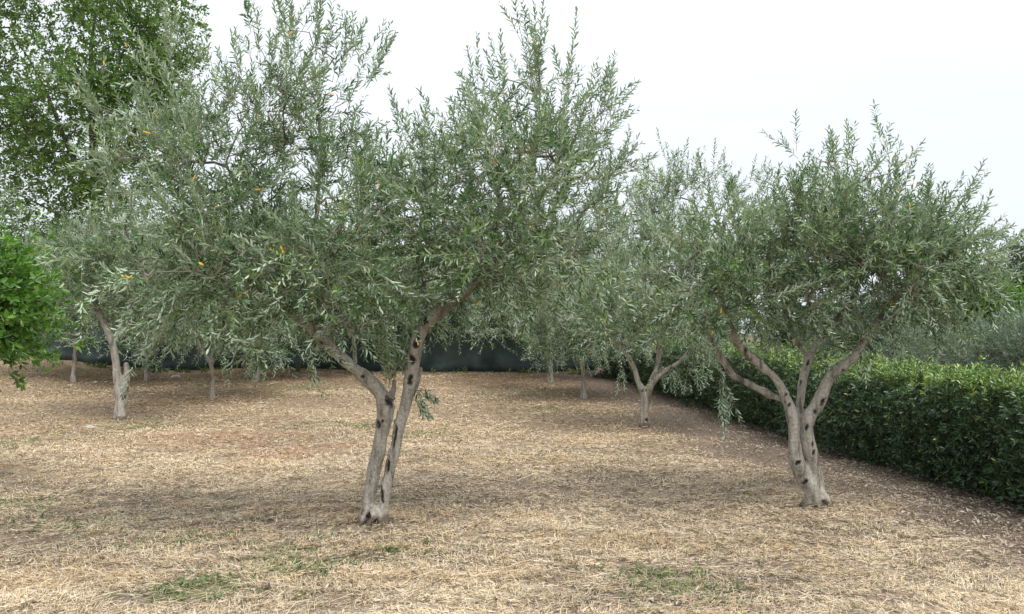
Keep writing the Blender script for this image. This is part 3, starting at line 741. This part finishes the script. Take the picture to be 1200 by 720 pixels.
# ================================================================ OTHER TREES AND SHRUBS
def plant(name, label, cat, base, blobs, nS, Lr, leaf, wr, m_leaf, m_bark, trunk=None, nB=0, spacing=.05, ang=55, up=.4, trop=(0, .6),
          shell=.12, group=None, seed=1, simple=True, whorl=2, fold=.2, rmax=.2, keep=.9, tip=.004, twig=.003, bias=None, rndness=.5):
    """blobs in metres: (x,y,z,rx,ry,rz), world."""
    r = np.random.default_rng(seed)
    org = np.array(base, float)
    root = thing(name, label, cat, base, group)
    B = np.array(blobs, float)
    w = (B[:, 3] * B[:, 4] * B[:, 5]) ** .75; w /= w.sum()
    def samp(n, sh):
        i = r.choice(len(B), n, p=w); v = norm(r.normal(size=(n, 3)))
        return B[i, :3] + v * (r.random(n) ** sh)[:, None] * B[i, 3:], norm(v / B[i, 3:])
    wood = None; segs = None
    if trunk is not None:
        limbs = [np.array(l, float) for l in trunk]
        link('trunk', wood_mesh(name + '_trunk', limbs, org, m_bark, max(.02, limbs[0][:, 3].max() * .18), rough=.01), root)
        if nB:
            tg, _ = samp(nB, .5)
            rts = np.concatenate([catmull(l, .25)[2:, :3] for l in limbs])
            A, Bq, ra, rb = branch_net(list(rts), None, tg, tip=tip, rmax=rmax, r=r)
            bv, bf = tube_arr(A, Bq, ra, rb, 5)
            wood = tg; segs = (bv, bf)
    if wood is not None:
        k = max(1, nS // len(wood))
        S = np.repeat(wood, k, 0); S = S + r.normal(size=S.shape) * .22
        cen = B[:, :3].mean(0); O = norm(S - cen)
        ex, o2 = samp(nS // 3, shell); S = np.concatenate([S, ex]); O = np.concatenate([O, o2])
    else:
        S, O = samp(nS, shell)
    n = len(S)
    ok = S[:, 2] > terrain(S[:, 0], S[:, 1]) + .05
    S, O = S[ok], O[ok]; n = len(S)
    D = O * .8 + np.array([0, 0, up]) + r.normal(size=(n, 3)) * rndness
    tr = r.normal(size=n) * trop[1] + trop[0]
    ld, tw = grow_shoots(S, D, r.uniform(*Lr, n), tr, spacing=spacing, ang=ang, leaf=leaf, wr=wr, keep=keep, twig=twig, whorl=whorl, r=r)
    link('crown', crown_mesh(name + '_crown', ld, tw, m_leaf, m_bark, org, simple, fold, segs, m_bark), root)
    print(name, len(ld[0]), 'leaves')
    return root

# tall broadleaf tree beyond the fence
bx, by = P(108, 400, 25)[0], 25.0
bz = float(terrain(bx, by))
plant('broadleaf_tree', 'tall dark green broadleaf tree towering behind the olives at the left', 'tree', (bx, by, bz),
      [(bx - .4, by, 9.6, 3.0, 2.6, 2.6), (bx + 1.4, by, 11.0, 1.9, 2., 2.0), (bx - 2.4, by, 8.2, 2.0, 2., 2.2), (bx + 1.3, by, 8.2, 1.5, 1.8, 1.5), (bx - .6, by, 6.3, 2.6, 2., 1.6), (bx - 3.0, by, 11.2, 2.0, 2, 1.8), (bx + .2, by, 12.4, 2.2, 2, 1.6), (bx - 2.2, by, 5.0, 1.8, 1.8, 1.2), (bx + 2.2, by, 12.2, .9, 1., 1.), (bx + 1.9, by, 9.9, .9, 1, 1.)],
      6300, (.25, .5), (.095, .15), .62, M_BROAD, M_BROADBARK,
      trunk=[[(bx, by, bz - .1, .28), (bx, by, 3, .22), (bx + .05, by, 5.5, .17), (bx - .1, by, 8, .12), (bx - .2, by, 10.5, .08), (bx, by, 12.5, .04)],
             [(bx, by, 5.2, .13), (bx + .35, by, 7, .11), (bx + .5, by, 9.5, .08), (bx + 1.2, by, 11.5, .04)],
             [(bx - .05, by, 6, .1), (bx - .9, by, 7.6, .09), (bx - 1.7, by, 9.5, .06), (bx - 2.6, by, 11, .03)],
             [(bx, by, 6.3, .09), (bx + 1, by, 7.6, .07), (bx + 1.9, by, 9.5, .04)],
             [(bx, by, 4.5, .08), (bx - 1.2, by, 5.4, .06), (bx - 2.6, by, 6.1, .03)]],
      nB=330, spacing=.075, ang=62, up=.25, trop=(-.5, .6), shell=.4, seed=9, whorl=2, rmax=.07, tip=.008)

# citrus tree at the left edge
c0 = P(-40, 352, 8.2)
cz = float(terrain(c0[0], 8.2))
plant('citrus_tree', 'bright green citrus tree with glossy leaves at the left edge', 'citrus tree', (c0[0] - .15, 8.2, cz),
      [(c0[0] - .04, 8.2, c0[2] + .06, .68, .70, .50), (c0[0] + .02, 8.1, c0[2] + .20, .54, .6, .36), (c0[0] + .20, 8.1, c0[2] - .02, .44, .55, .42), (c0[0] - .3, 8.2, c0[2] - .06, .7, .7, .46)],
      2600, (.08, .16), (.065, .10), .42, M_CITRUS, M_TWIG,
      trunk=[[(c0[0] - .15, 8.2, cz - .05, .06), (c0[0] - .12, 8.2, .6, .05), (c0[0] - .1, 8.2, 1.2, .04), (c0[0], 8.2, 1.9, .02)]],
      nB=60, spacing=.028, ang=58, up=.35, trop=(.2, .6), shell=.14, seed=12, simple=False, whorl=2, rmax=.02)

# hedge ----------------------------------------------------------
def make_hedge():
    r = np.random.default_rng(31)
    y0, y1, H, T = 3.2, 20.3, 1.06, 1.0
    bx_ = float(hedge_x(10)) + T / 2
    base = np.array([bx_, 10., float(terrain(bx_, 10))])
    n = 20500
    u = r.random(n); y = (y0 ** -.35 + (y1 ** -.35 - y0 ** -.35) * u) ** (1 / -.35)
    kind = r.random(n)
    hx = hedge_x(y); g = terrain(hx, y)
    wob = .28 * (vnoise(y, y * 0, .55, 3) - .5)
    top = H + .10 * (vnoise(y, hx * 3, .6, 5) - .5)
    face = kind < .50; topm = (kind >= .50) & (kind < .93); back = kind >= .93
    depth = np.abs(r.normal(size=n)) * .09
    hz = r.random(n)
    bulge = .10 * np.sin(np.clip(hz, 0, 1) * math.pi) + .14 * (vnoise(y * 1., hz * 1.3, .30, 6) - .5)
    x = np.where(face, hx + depth - bulge + wob, np.where(back, hx + T - depth, hx + r.random(n) * T))
    z = np.where(face | back, g + .03 + hz * (top - .03), g + top - depth * .8 + .10 * (vnoise(x * 2, y, .35, 2) - .5))
    nrm = np.zeros((n, 3)); nrm[face] = (-.95, -.2, .1); nrm[back] = (.95, .2, .1); nrm[topm] = (-.05, 0, 1)
    S = np.stack([x, y, z], 1)
    D = nrm * .7 + np.array([0, 0, .35]) + r.normal(size=(n, 3)) * .5
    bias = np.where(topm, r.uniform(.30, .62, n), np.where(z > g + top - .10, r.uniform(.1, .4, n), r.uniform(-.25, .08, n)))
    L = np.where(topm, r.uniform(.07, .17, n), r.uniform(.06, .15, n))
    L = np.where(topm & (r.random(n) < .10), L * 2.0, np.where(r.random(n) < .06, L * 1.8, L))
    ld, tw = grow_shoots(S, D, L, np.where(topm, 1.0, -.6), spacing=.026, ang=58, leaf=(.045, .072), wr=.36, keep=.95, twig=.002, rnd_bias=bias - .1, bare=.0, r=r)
    # dense inner wood and shaded inner leaves
    ns = 2600
    y = r.uniform(y0, y1, ns); hx = hedge_x(y); x = hx + r.uniform(.3, T - .25, ns); g = terrain(x, y)
    A = np.stack([x, y, g - .02], 1)
    B = A + np.stack([r.normal(size=ns) * .10, r.normal(size=ns) * .16, r.uniform(.6, 1.0, ns)], 1)
    v, f = tube_arr(A, B, np.full(ns, .012), np.full(ns, .005), 4)
    ni = 34000
    y = r.uniform(y0, y1, ni); hx = hedge_x(y); x = hx + r.uniform(.10, T - .10, ni); g = terrain(x, y)
    p = np.stack([x, y, g + r.uniform(.02, H - .08, ni)], 1)
    d = norm(r.normal(size=(ni, 3))); nn = norm(np.cross(d, r.normal(size=(ni, 3))))
    Ls = r.uniform(.06, .10, ni)
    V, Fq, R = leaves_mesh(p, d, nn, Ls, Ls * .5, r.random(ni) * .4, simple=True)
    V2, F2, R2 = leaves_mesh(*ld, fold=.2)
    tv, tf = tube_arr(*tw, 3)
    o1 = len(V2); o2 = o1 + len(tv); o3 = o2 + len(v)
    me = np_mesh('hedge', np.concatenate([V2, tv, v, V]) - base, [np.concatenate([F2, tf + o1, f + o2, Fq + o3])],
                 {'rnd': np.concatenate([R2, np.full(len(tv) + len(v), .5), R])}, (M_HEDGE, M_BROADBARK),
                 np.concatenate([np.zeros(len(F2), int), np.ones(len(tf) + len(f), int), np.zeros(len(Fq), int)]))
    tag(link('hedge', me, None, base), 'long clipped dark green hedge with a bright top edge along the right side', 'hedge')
    print('hedge', len(ld[0]))
make_hedge()

# silvery shrubs and trees beyond the hedge
def shrub(label, px, py_top, Y, w, h, mat, seed, name='silver_shrub', cat='shrub', n=900, leaf=(.05, .08), wr=.22, group='silvery shrubs beyond the hedge'):
    c = P(px, 430, Y); g = float(terrain(c[0], Y)); top = P(px, py_top, Y)[2]
    zc = (top + g) / 2; hh = (top - g) / 2 * .9
    r = np.random.default_rng(seed)
    bl = [(c[0], Y, zc, w, w * .8, hh)] + [(c[0] + r.normal() * w * .5, Y + r.normal() * .3 * w, zc + r.uniform(-.3, .5) * hh, w * .5, w * .5, hh * .5) for _ in range(5)]
    return plant(name, label, cat, (c[0], Y, g), bl, n, (.2, .42), leaf, wr, mat, M_BRANCH,
                 trunk=[[(c[0], Y, g - .05, .06), (c[0] + .05, Y, g + hh * .5, .05), (c[0], Y, g + hh, .03)]], nB=40, spacing=.036, ang=42, up=.7, trop=(.5, .5), shell=.25, seed=seed, group=group, rmax=.03)
shrub('rounded silvery grey shrub beyond the hedge, under the outer twigs of the hedge olive', 1105, 380, 14.5, 1.15, 1, M_SILVER, 61, n=1300)
shrub('silvery green shrub cut by the right edge, above the hedge top', 1205, 366, 14.0, 1.05, 1, M_SILVER, 62, n=1300)
shrub('blue green shrub showing between the limbs of the hedge olive', 990, 375, 17.0, 1.2, 1, M_SILVER, 63, n=1100)
shrub('dark evergreen shrub behind the lower twigs of the hedge olive', 1048, 378, 16.0, 1.0, 1, M_DARKLEAF, 64, name='evergreen_shrub', n=900, wr=.4, group=None)

def rear_tree(label, px, y_top, y_bot, Y, w, mat, seed, name, cat, group, n=1100, leaf=(.09, .14), wr=.45, nb=4):
    c = P(px, 430, Y); g = float(terrain(c[0], Y)); top = P(px, y_top, Y)[2]; bot = max(P(px, y_bot, Y)[2], g + .15)
    r = np.random.default_rng(seed); zc = (top + bot) / 2; hh = (top - bot) / 2
    bl = [(c[0], Y, zc, w * .8, w * .7, hh * .85)] + [(c[0] + r.uniform(-.6, .6) * w, Y + r.normal() * .25 * w, zc + r.uniform(-.5, .55) * hh, w * .42, w * .42, hh * .42) for _ in range(nb)]
    return plant(name, label, cat, (c[0], Y, g), bl, n, (.25, .5), leaf, wr, mat, M_BROADBARK,
                 trunk=[[(c[0], Y, g - .05, .12), (c[0] + .1, Y, (g + zc) / 2, .10), (c[0], Y, zc + hh * .4, .04)]], nB=60, spacing=.06, ang=58, up=.35, trop=(-.2, .6), shell=.3, seed=seed, group=group, rmax=.05)
rear_tree('fresh yellow green tree above the silvery shrubs', 1150, 318, 410, 22, 1.3, M_FRESH, 71, 'fresh_green_tree', 'tree', None, n=1300)
rear_tree('dark green tree against the pale sky at the right edge', 1200, 278, 400, 28, 1.7, M_DARKLEAF, 72, 'dark_green_tree', 'tree', None, n=1700)
rear_tree('dark bushy evergreen beyond the hedge, behind the limbs of the hedge olive', 940, 362, 430, 26, 2.2, M_DARKLEAF, 73, 'evergreen_tree', 'tree', 'evergreens behind the fence', n=1300)
rear_tree('dark evergreen beyond the hedge, farthest one right of the hedge olive', 1070, 352, 430, 30, 2.4, M_DARKLEAF, 79, 'evergreen_tree', 'tree', 'evergreens behind the fence', n=1300)
for (px, yt, Y, w, sd, lab) in [
        (30, 290, 22.6, 1.8, 81, 'dark evergreen behind the netting, hidden by the bright citrus tree'),
        (130, 275, 22.8, 1.9, 82, 'dark evergreen behind the netting, above the slim forked trunk'),
        (225, 265, 23.0, 2.0, 83, 'dark evergreen behind the netting, under the left droop of the largest crown'),
        (330, 262, 22.6, 2.0, 84, 'dark evergreen behind the netting, left of the largest tree\'s twin trunks'),
        (430, 270, 22.9, 2.0, 85, 'dark evergreen behind the netting, straight behind the twin trunks'),
        (530, 285, 23.0, 2.0, 86, 'dark evergreen behind the netting, below the right limb of the largest tree'),
        (620, 290, 23.2, 1.9, 87, 'dark evergreen behind the farthest thin olive'),
        (715, 310, 23.4, 1.8, 88, 'dark evergreen at the corner where hedge and netting meet'),
        (805, 345, 24.0, 1.8, 89, 'dark evergreen beyond the hedge, behind the Y shaped olive')]:
    rear_tree(lab, px, yt, 425, Y, w, M_DARKLEAF, sd, 'evergreen_tree', 'tree', 'evergreens behind the fence', n=1900)

# lemon bush at the far end of the hedge, with its one yellow lemon
q = G(716, 443)
lb = plant('lemon_bush', 'small dark lemon bush with one yellow fruit at the far end of the hedge', 'citrus bush', (q[0], q[1], float(q[2])),
      [(q[0], q[1], q[2] + .42, .42, .4, .40), (q[0] + .2, q[1], q[2] + .6, .3, .3, .25)], 260, (.12, .25), (.07, .11), .45, M_DARKLEAF, M_TWIG,
      trunk=[[(q[0], q[1], q[2] - .04, .03), (q[0], q[1], q[2] + .3, .025), (q[0], q[1], q[2] + .6, .015)]], nB=14, spacing=.035, seed=91, shell=.2, rmax=.012)
import bmesh
bm = bmesh.new(); bmesh.ops.create_uvsphere(bm, u_segments=14, v_segments=10, radius=.05)
for v in bm.verts:
    z = v.co.z / .05; v.co.z *= 1.25 + .25 * abs(z) ** 6
    v.co.x *= 1 - .1 * z * z; v.co.y *= 1 - .1 * z * z
me = bpy.data.meshes.new('lemon'); bm.to_mesh(me); bm.free(); me.materials.append(M_LEMON)
for p in me.polygons: p.use_smooth = True
lp = P(719, 425, q[1] - .42)
lemon = link('lemon', me, lb, lp - q); lemon.rotation_euler = (.5, .6, 0)

# netting fence ---------------------------------------------------
def make_fence():
    Yf = 20.9
    base = np.array([-7., Yf, float(terrain(-7, Yf))])
    root = thing('netting_fence', 'dark teal shade netting fence along the back of the orchard', 'fence', base)
    xs = np.arange(-19, 2.3, .12); zs = np.linspace(0, 1.45, 10)
    X, Z = np.meshgrid(xs, zs)
    g = terrain(X, X * 0 + Yf)
    sag = .05 * np.sin(X * 2.6) * (Z / 1.45)
    Yv = Yf + .07 * np.sin(X * 1.9 + Z * 1.3) * np.sin(np.pi * Z / 1.45) + .16 * (vnoise(X, Z * .25, .28, 1) - .5) + .10 * (vnoise(X + Z, Z, .5, 3) - .5)
    V = np.stack([X, Yv, g + .01 + Z * (1 - 0 * sag) - sag * .6], 2).reshape(-1, 3)
    nx = len(xs); i = (np.arange(len(zs) - 1)[:, None] * nx + np.arange(nx - 1)[None]).ravel()
    o = link('netting', np_mesh('netting', V - base, [np.stack([i, i + 1, i + nx + 1, i + nx], 1)], {}, (M_NET,), smooth=True), root)
    md = o.modifiers.new('thick', 'SOLIDIFY'); md.thickness = .004
    proto = None
    for x in np.arange(-18.6, 2.3, 2.3):
        b = np.array([x, Yf + .09, float(terrain(x, Yf))])
        if proto is None:
            v, f = tube_arr(np.array([[0, 0, -.1], [0, 0, 1.5]]), np.array([[0, 0, 1.5], [0, 0, 1.53]]), np.array([.03, .03]), np.array([.03, .006]), 10)
            proto = np_mesh('fence_post', v, [f], {}, (M_POST,), smooth=True)
        link('post', proto, root, b - base)
make_fence()

# pale stones at the foot of the back bank
r = np.random.default_rng(5)
proto_bm = bmesh.new(); bmesh.ops.create_icosphere(proto_bm, subdivisions=3, radius=1)
for v in proto_bm.verts:
    k = 1 + .35 * mnoise.noise(v.co * 1.3) + .12 * mnoise.noise(v.co * 4)
    v.co = v.co * k; v.co.z *= .6
sm = bpy.data.meshes.new('stone'); proto_bm.to_mesh(sm); proto_bm.free(); sm.materials.append(M_STONE)
for (px, py, w, lab) in [(112, 449, 6, 'pale stone at the foot of the bank, left of the slim forked trunk'),
                         (25, 446, 8, 'pale flat stone on the ground below the bright citrus tree'),
                         (205, 443, 11, 'largest pale stone by the netting, right of the slim forked trunk'),
                         (190, 444, 6, 'small pale stone touching the gap left of the largest pale stone'),
                         (106, 502, 10, 'low whitish stone lying in the straw in front of the slim forked trunk'),
                         (124, 449, 5, 'small grey stone just behind the slim forked trunk')]:
    q = G(px, py); o = link('stone', sm, None, (q[0], q[1], float(terrain(q[0], q[1])) + .01))
    s = w * q[1] / F * .55; o.scale = (s, s * .8, s * .7); o.rotation_euler[2] = r.random() * 6
    tag(o, lab, 'stone', 'pale stones on the orchard ground')

# ================================================================ LIGHT, SKY, CAMERA
SUN_EL, SUN_AZ = math.radians(58), math.radians(140)      # azimuth clockwise from +y : from the right, a little behind the camera
sd = Vector((math.sin(SUN_AZ) * math.cos(SUN_EL), math.cos(SUN_AZ) * math.cos(SUN_EL), math.sin(SUN_EL)))
sun = bpy.data.lights.new('sun', 'SUN'); sun.energy = 1.9; sun.angle = math.radians(28); sun.color = (1, .97, .92)
so = bpy.data.objects.new('sun', sun); COL.objects.link(so)
so.rotation_euler = (-sd).to_track_quat('-Z', 'Y').to_euler(); so.location = (8, -6, 14)

w = bpy.data.worlds.new('World'); SC.world = w; w.use_nodes = True
N, L = w.node_tree.nodes, w.node_tree.links; N.clear()
out = N.new('ShaderNodeOutputWorld')
sky = N.new('ShaderNodeTexSky'); sky.sky_type = 'NISHITA'; sky.sun_disc = False
sky.sun_elevation = SUN_EL; sky.sun_rotation = SUN_AZ; sky.dust_density = 2
b1 = N.new('ShaderNodeBackground'); b1.inputs['Strength'].default_value = .12
L.new(sky.outputs[0], b1.inputs[0])
b2 = N.new('ShaderNodeBackground'); b2.inputs['Color'].default_value = (.90, .95, 1, 1); b2.inputs['Strength'].default_value = .62
tc = N.new('ShaderNodeTexCoord'); mp = N.new('ShaderNodeMapping'); mp.inputs['Scale'].default_value = (1.2, 1.2, 7)
L.new(tc.outputs['Generated'], mp.inputs[0])
nz = N.new('ShaderNodeTexNoise'); nz.inputs['Scale'].default_value = 1.6; nz.inputs['Detail'].default_value = 5
L.new(mp.outputs[0], nz.inputs['Vector'])
rp = ramp(N, [(.30, (.88,) * 3), (.70, (.98,) * 3)]); L.new(nz.outputs['Fac'], rp.inputs[0])
# an overcast sky is brightest overhead and dimmer towards the horizon
sx = N.new('ShaderNodeSeparateXYZ'); L.new(tc.outputs['Generated'], sx.inputs[0])
zr = ramp(N, [(0, (.34,) * 3), (.18, (.375,) * 3), (.40, (.43,) * 3), (1, (1,) * 3)]); L.new(sx.outputs['Z'], zr.inputs[0])
mr = N.new('ShaderNodeMath'); mr.operation = 'MULTIPLY'; mr.inputs[1].default_value = 1.56
L.new(zr.outputs[0], mr.inputs[0]); L.new(mr.outputs[0], b2.inputs['Strength'])
mx = N.new('ShaderNodeMixShader'); L.new(rp.outputs[0], mx.inputs[0]); L.new(b1.outputs[0], mx.inputs[1]); L.new(b2.outputs[0], mx.inputs[2])
L.new(mx.outputs[0], out.inputs[0])

cam = bpy.data.cameras.new('camera'); co = bpy.data.objects.new('camera', cam); COL.objects.link(co)
co.location = (0, 0, EYE); co.rotation_euler = (math.pi / 2 + PITCH, 0, 0)
cam.sensor_width = 36; cam.lens = 36 * F / 1200; cam.clip_end = 2000; cam.clip_start = .05
SC.camera = co
SC.view_settings.view_transform = 'Standard'; SC.view_settings.look = 'None'
SC.view_settings.exposure = .90; SC.view_settings.gamma = 1
SC.cycles.max_bounces = 8; SC.cycles.transparent_max_bounces = 8
SC.render.resolution_x, SC.render.resolution_y = 1024, 614
